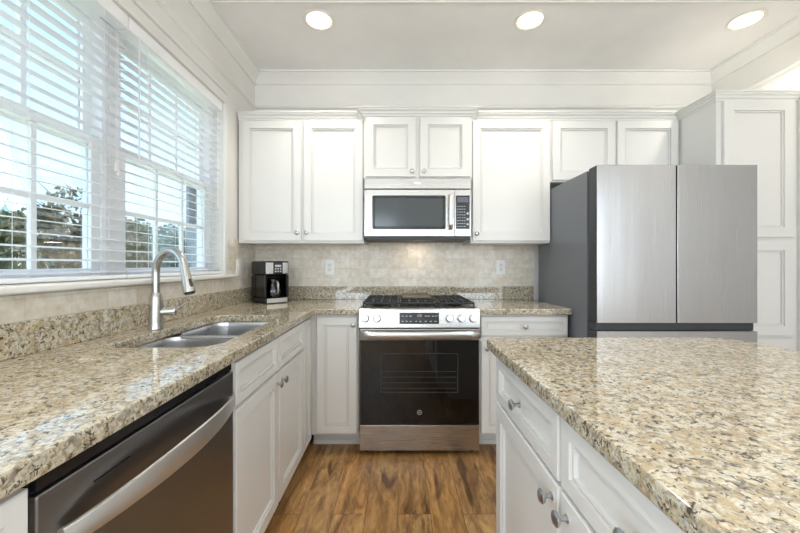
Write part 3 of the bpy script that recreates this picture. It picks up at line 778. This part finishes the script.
# ---------------------------------------------------------------- fridge
FX0, FX1 = 1.101, 1.992; FD = 1.938
r = thing('refrigerator', 'large stainless french-door refrigerator with dark grey sides', 'refrigerator', (1.553, 2.4, 0))
obj('body', B(FX0, FX1, 2.040, 2.745, .03, 1.738, .004), M['fridge_side'], r)
for a in (FX0+.06, FX1-.06):
    for b in (2.1, 2.68): obj('foot', lathe(NB(), [(0, 0), (.02, 0), (.02, .03), (0, .03)], 12, Matrix.Translation((a, b, 0))), M['black'], r)
xm = (FX0+FX1)/2-.003
def fdoor(a, b, z0, z1): return B(a, b, FD, 2.022, z0, z1, .006, 3)
for a, b in ((FX0+.001, xm-.0035), (xm+.0035, FX1-.001)):
    dr_ = obj('door', B(a, b, FD+.0065, 2.022, .868, 1.745, .004), M['gasket'], r)
    obj('front_panel', B(a, b, FD, FD+.006, .868, 1.745, .0025), M['steel_fridge'], dr_, 'brushed steel door front')
    obj('door_gasket', B(a+.012, b-.012, 2.0225, 2.0395, .885, 1.735), M['gasket'], dr_)
# dark door edges seen from the side
fd = obj('freezer_drawer', B(FX0+.001, FX1-.001, FD+.0065, 2.022, .07, .822, .004), M['gasket'], r)
obj('front_panel', B(FX0+.001, FX1-.001, FD, FD+.006, .07, .822, .0025), M['steel_fridge'], fd, 'brushed steel drawer front')
obj('door_gasket', B(FX0+.012, FX1-.012, 2.0225, 2.0395, .08, .82), M['gasket'], fd)
obj('handle_recess', B(FX0+.004, FX1-.004, FD+.02, 2.0385, .824, .866), M['gasket'], r)

# ---------------------------------------------------------------- coffee maker
r = thing('coffee_maker', 'black and silver drip coffee maker in the left corner of the countertop', 'coffee maker', (-.952, 2.600, CT1+.001), math.radians(45))
r.scale = (.94, .94, .92)
L = dict(local=True)
bm = B(-.098, .098, -.125, .125, 0, .045, .012, 3); obj('base', bm, M['black'], r, **L)
obj('base_plate', B(-.080, .084, -.1285, -.1245, .006, .040, .001), M['steel_bright'], r, 'silver plate on the base', **L)
obj('water_tank', B(-.098, .098, .030, .125, .046, .22, .012, 3), M['black'], r, **L)
obj('side_panel', B(-.098, -.080, -.122, .029, .046, .22, .004), M['black'], r, **L)
obj('side_panel', B(.080, .098, -.122, .029, .046, .22, .004), M['black'], r, **L)
hd_ = obj('brew_head', B(-.098, .098, -.125, .125, .221, .330, .014, 3), M['black'], r, **L)
for a, b in ((-.088, -.032), (.044, .088)):
    obj('silver_panel', B(a, b, -.1285, -.1245, .232, .318, .001), M['steel_bright'], hd_, 'silver front panel', **L)
pn = obj('control_display', B(-.028, .040, -.1285, -.1245, .236, .316, .001), M['gasket'], hd_, 'dark display with buttons', **L)
bm = NB()
box(bm, -.018, .030, -.1295, -.128, .284, .300)
for i in range(3):
    for j in range(2): lathe(bm, [(0, 0), (.006, 0), (.006, .0012), (0, .0012)], 12, Matrix.Translation((-.014+i*.020, -.1285, .249+j*.020)) @ Matrix.Rotation(PI/2, 4, 'X'))
obj('button', bm, M['mark'], pn, 'pale clock window and round buttons', **L)
cf = obj('carafe', lathe(NB(), [(0, 0), (.055, 0), (.064, .02), (.066, .05), (.056, .09), (.044, .115), (.046, .125), (.044, .125), (.042, .115), (.054, .09), (.064, .05), (.062, .02), (.053, .003), (0, .003)], 28, Matrix.Translation((0, -.058, .0465))), M['carafe'], r, 'clear glass carafe', **L)
bm = lathe(NB(), [(0, 0), (.047, 0), (.047, .014), (.03, .022), (0, .022)], 24, Matrix.Translation((0, -.058, .172)))
obj('lid', bm, M['black'], cf, **L)
bm = tube(NB(), [(.0, -.106, .172), (0, -.135, .165), (0, -.142, .14), (0, -.138, .09), (0, -.122, .072)], [.006, .006, .007, .007, .006], 10); obj('handle', bm, M['knob'], cf, 'silver carafe handle', **L)

# ---------------------------------------------------------------- outlets and switch
def outlet(x, label):
    r = thing('electrical_outlet', label, 'outlet', (x, YB-.011, 1.17), group='white outlets on the tile backsplash')
    y = YB-.011
    pl = obj('cover_plate', B(x-.036, x+.036, y-.006, y, 1.112, 1.230, .003), M['plastic_white'], r)
    obj('receptacle', B(x-.0175, x+.0175, y-.008, y-.0055, 1.138, 1.204, .002), M['trim'], pl)
    bm = NB()
    for z in (1.152, 1.186):
        for dx_ in (-.007, .006): box(bm, x+dx_-.001, x+dx_+.001, y-.0085, y-.0078, z, z+.009)
        lathe(bm, [(0, 0), (.0025, 0), (.0025, .0005), (0, .0005)], 10, Matrix.Translation((x, y-.008, z-.004)) @ Matrix.Rotation(PI/2, 4, 'X'))
    obj('socket_slots', bm, M['gasket'], pl)
outlet(-.552, 'white wall outlet on the tile between coffee maker and range')
outlet(.832, 'white wall outlet on the tile between range and fridge')
r = thing('light_switch', 'white light switch plate on left wall beside the window', 'switch', (XL+.011, 2.55, 1.17))
x = XL+.011
pl = obj('cover_plate', B(x-.0005, x+.006, 2.500, 2.575, 1.112, 1.230, .003), M['plastic_white'], r)
obj('rocker', B(x+.005, x+.009, 2.521, 2.554, 1.138, 1.204, .002), M['trim'], pl)

# ---------------------------------------------------------------- recessed ceiling lamps
def downlight(x, y, label, first=[None]):
    r = thing('recessed_ceiling_light', label, 'ceiling light', (x, y, ZC-.001), group='round recessed lights in the ceiling')
    if first[0] is None:
        a = finish('trim_ring', lathe(NB(), [(.098, 0), (.098, -.004), (.088, -.007), (.078, -.003), (.078, 0), (.098, 0)], 40), M['rim'])
        b = finish('lens', lathe(NB(), [(0, -.0025), (.077, -.0025), (.077, -.0005), (0, -.0005)], 40), M['bulb'])
        l = bpy.data.lights.new('ceiling_lamp', 'AREA'); l.shape = 'DISK'; l.size = .15; l.energy = 5; l.color = (1, .94, .85); l.spread = math.radians(110)
        first[0] = (a, b, l)
    a, b, l = first[0]
    for nm, me in (('trim_ring', a), ('lens', b)):
        o = bpy.data.objects.new(nm, me); C.objects.link(o); o.parent = r
    o = bpy.data.objects.new('lamp_light', l); C.objects.link(o); o.parent = r; o.location = (0, 0, -.012)
downlight(-.50, 2.215, 'round recessed ceiling light, leftmost, above the sink corner')
downlight(.835, 2.215, 'round recessed ceiling light in the middle, right of the range')
downlight(2.20, 2.215, 'round recessed ceiling light, rightmost, above the pantry')
for xx in (-.5, .835, 2.2):
    for yy in (.3, -1.7):
        downlight(xx, yy, 'round recessed ceiling light behind the camera')

# ---------------------------------------------------------------- outdoors
GZ = -.6
o = obj('lawn', B(-70, XL-T-.02, -30, 60, GZ-.1, GZ), M['grass']); o['kind'] = 'structure'
def tree(label, x, y, h, rad, nl, m, size=.22, group='trees beyond the window', twigs=0, name='tree'):
    r = thing(name, label, 'tree', (x, y, GZ), group=group)
    bm = NB(); rnd = random.Random(int(x*31+y*17))
    tube(bm, [(x, y, GZ-.05), (x+.1, y, GZ+h*.4), (x, y+.1, GZ+h*.85)], [.16, .11, .03], 8)
    for k in range(10+twigs):
        a = rnd.uniform(0, 2*PI); z0 = GZ+h*rnd.uniform(.3, .75); q = rad*rnd.uniform(.4, .75)
        tip = (x+math.cos(a)*q, y+math.sin(a)*q, z0+h*rnd.uniform(.05, .18) + (h*.14 if k >= 10 else 0))
        tube(bm, [(x, y, z0), ((x+tip[0])/2, (y+tip[1])/2, z0+(tip[2]-z0)*.6), tip], [.05, .03, .008], 5)
    obj('trunk', bm, M['bark'], r)
    bm = NB()
    cl = [(Vector((x+rnd.uniform(-1, 1)*rad*.6, y+rnd.uniform(-1, 1)*rad*.6, GZ+h*rnd.uniform(.15, .85))), rad*rnd.uniform(.3, .55)) for _ in range(16)]
    for k in range(nl):
        c, q = rnd.choice(cl)
        v = Vector((rnd.gauss(0, 1), rnd.gauss(0, 1), rnd.gauss(0, 1))).normalized()*q*rnd.uniform(.55, 1)
        p = c+v
        if p.z < GZ+.05: p.z = GZ+.1
        u = Vector((rnd.gauss(0, 1), rnd.gauss(0, 1), rnd.gauss(0, 1))).normalized(); w_ = u.cross(Vector((rnd.gauss(0, 1), rnd.gauss(0, 1), rnd.gauss(0, 1)))).normalized()
        s = size*rnd.uniform(.6, 1.3)
        bm.faces.new([bm.verts.new(p+u*s), bm.verts.new(p+w_*s*.6), bm.verts.new(p-u*s), bm.verts.new(p-w_*s*.6)])
    obj('foliage', bm, m, r, smooth=0)
tree('dark green rounded tree seen low through the left window edge', -16.5, 13.5, 4.2, 2.0, 5000, M['leaf'], .14)
tree('brownish thin-topped tree seen through the near window, right of its green neighbour', -11.5, 12.6, 4.3, 1.8, 6500, M['leaf2'], .095, twigs=12)
tree('olive bush seen through the near window beside the centre post', -13.6, 17.0, 4.3, 1.7, 4000, M['leaf'], .12)
tree('blue-green tree seen through the far window, left of the faucet neck', -17.0, 24.4, 4.6, 2.2, 4000, M['leaf3'], .17)
tree('blue-green tree seen through the far window above the faucet arch', -12.4, 21.0, 4.2, 2.1, 4000, M['leaf3'], .17)
tree('blue-green tree at the right edge of the far window', -15.2, 29.2, 4.8, 2.2, 4000, M['leaf3'], .17)
tree('distant green tree farthest left in the near window', -27.0, 20.5, 5.2, 4.0, 2600, M['leaf3'], .32)
# neighbour's house corner with a shutter
r = thing('neighbour_house', 'grey house corner with dark shutter seen through the far window edge', 'house', (-6.0, 15.5, GZ))
obj('wall', B(-8.05, -4.2, 13.3, 18.0, GZ, 4.3), M['siding'], r)
obj('shutter', B(-7.92, -7.62, 13.26, 13.298, 2.7, 4.1, .01), M['shutter'], r)
bm = NB(); v = [bm.verts.new(p) for p in ((-8.25, 13.0, 4.3), (-4.0, 13.0, 4.3), (-4.0, 18.3, 4.3), (-8.25, 18.3, 4.3), (-5.97, 14.5, 5.2), (-5.97, 16.8, 5.2))]
for f_ in ((0, 1, 4), (3, 5, 2), (0, 4, 5, 3), (1, 2, 5, 4), (0, 3, 2, 1)): bm.faces.new([v[i] for i in f_])
obj('roof', bm, M['siding'], r)
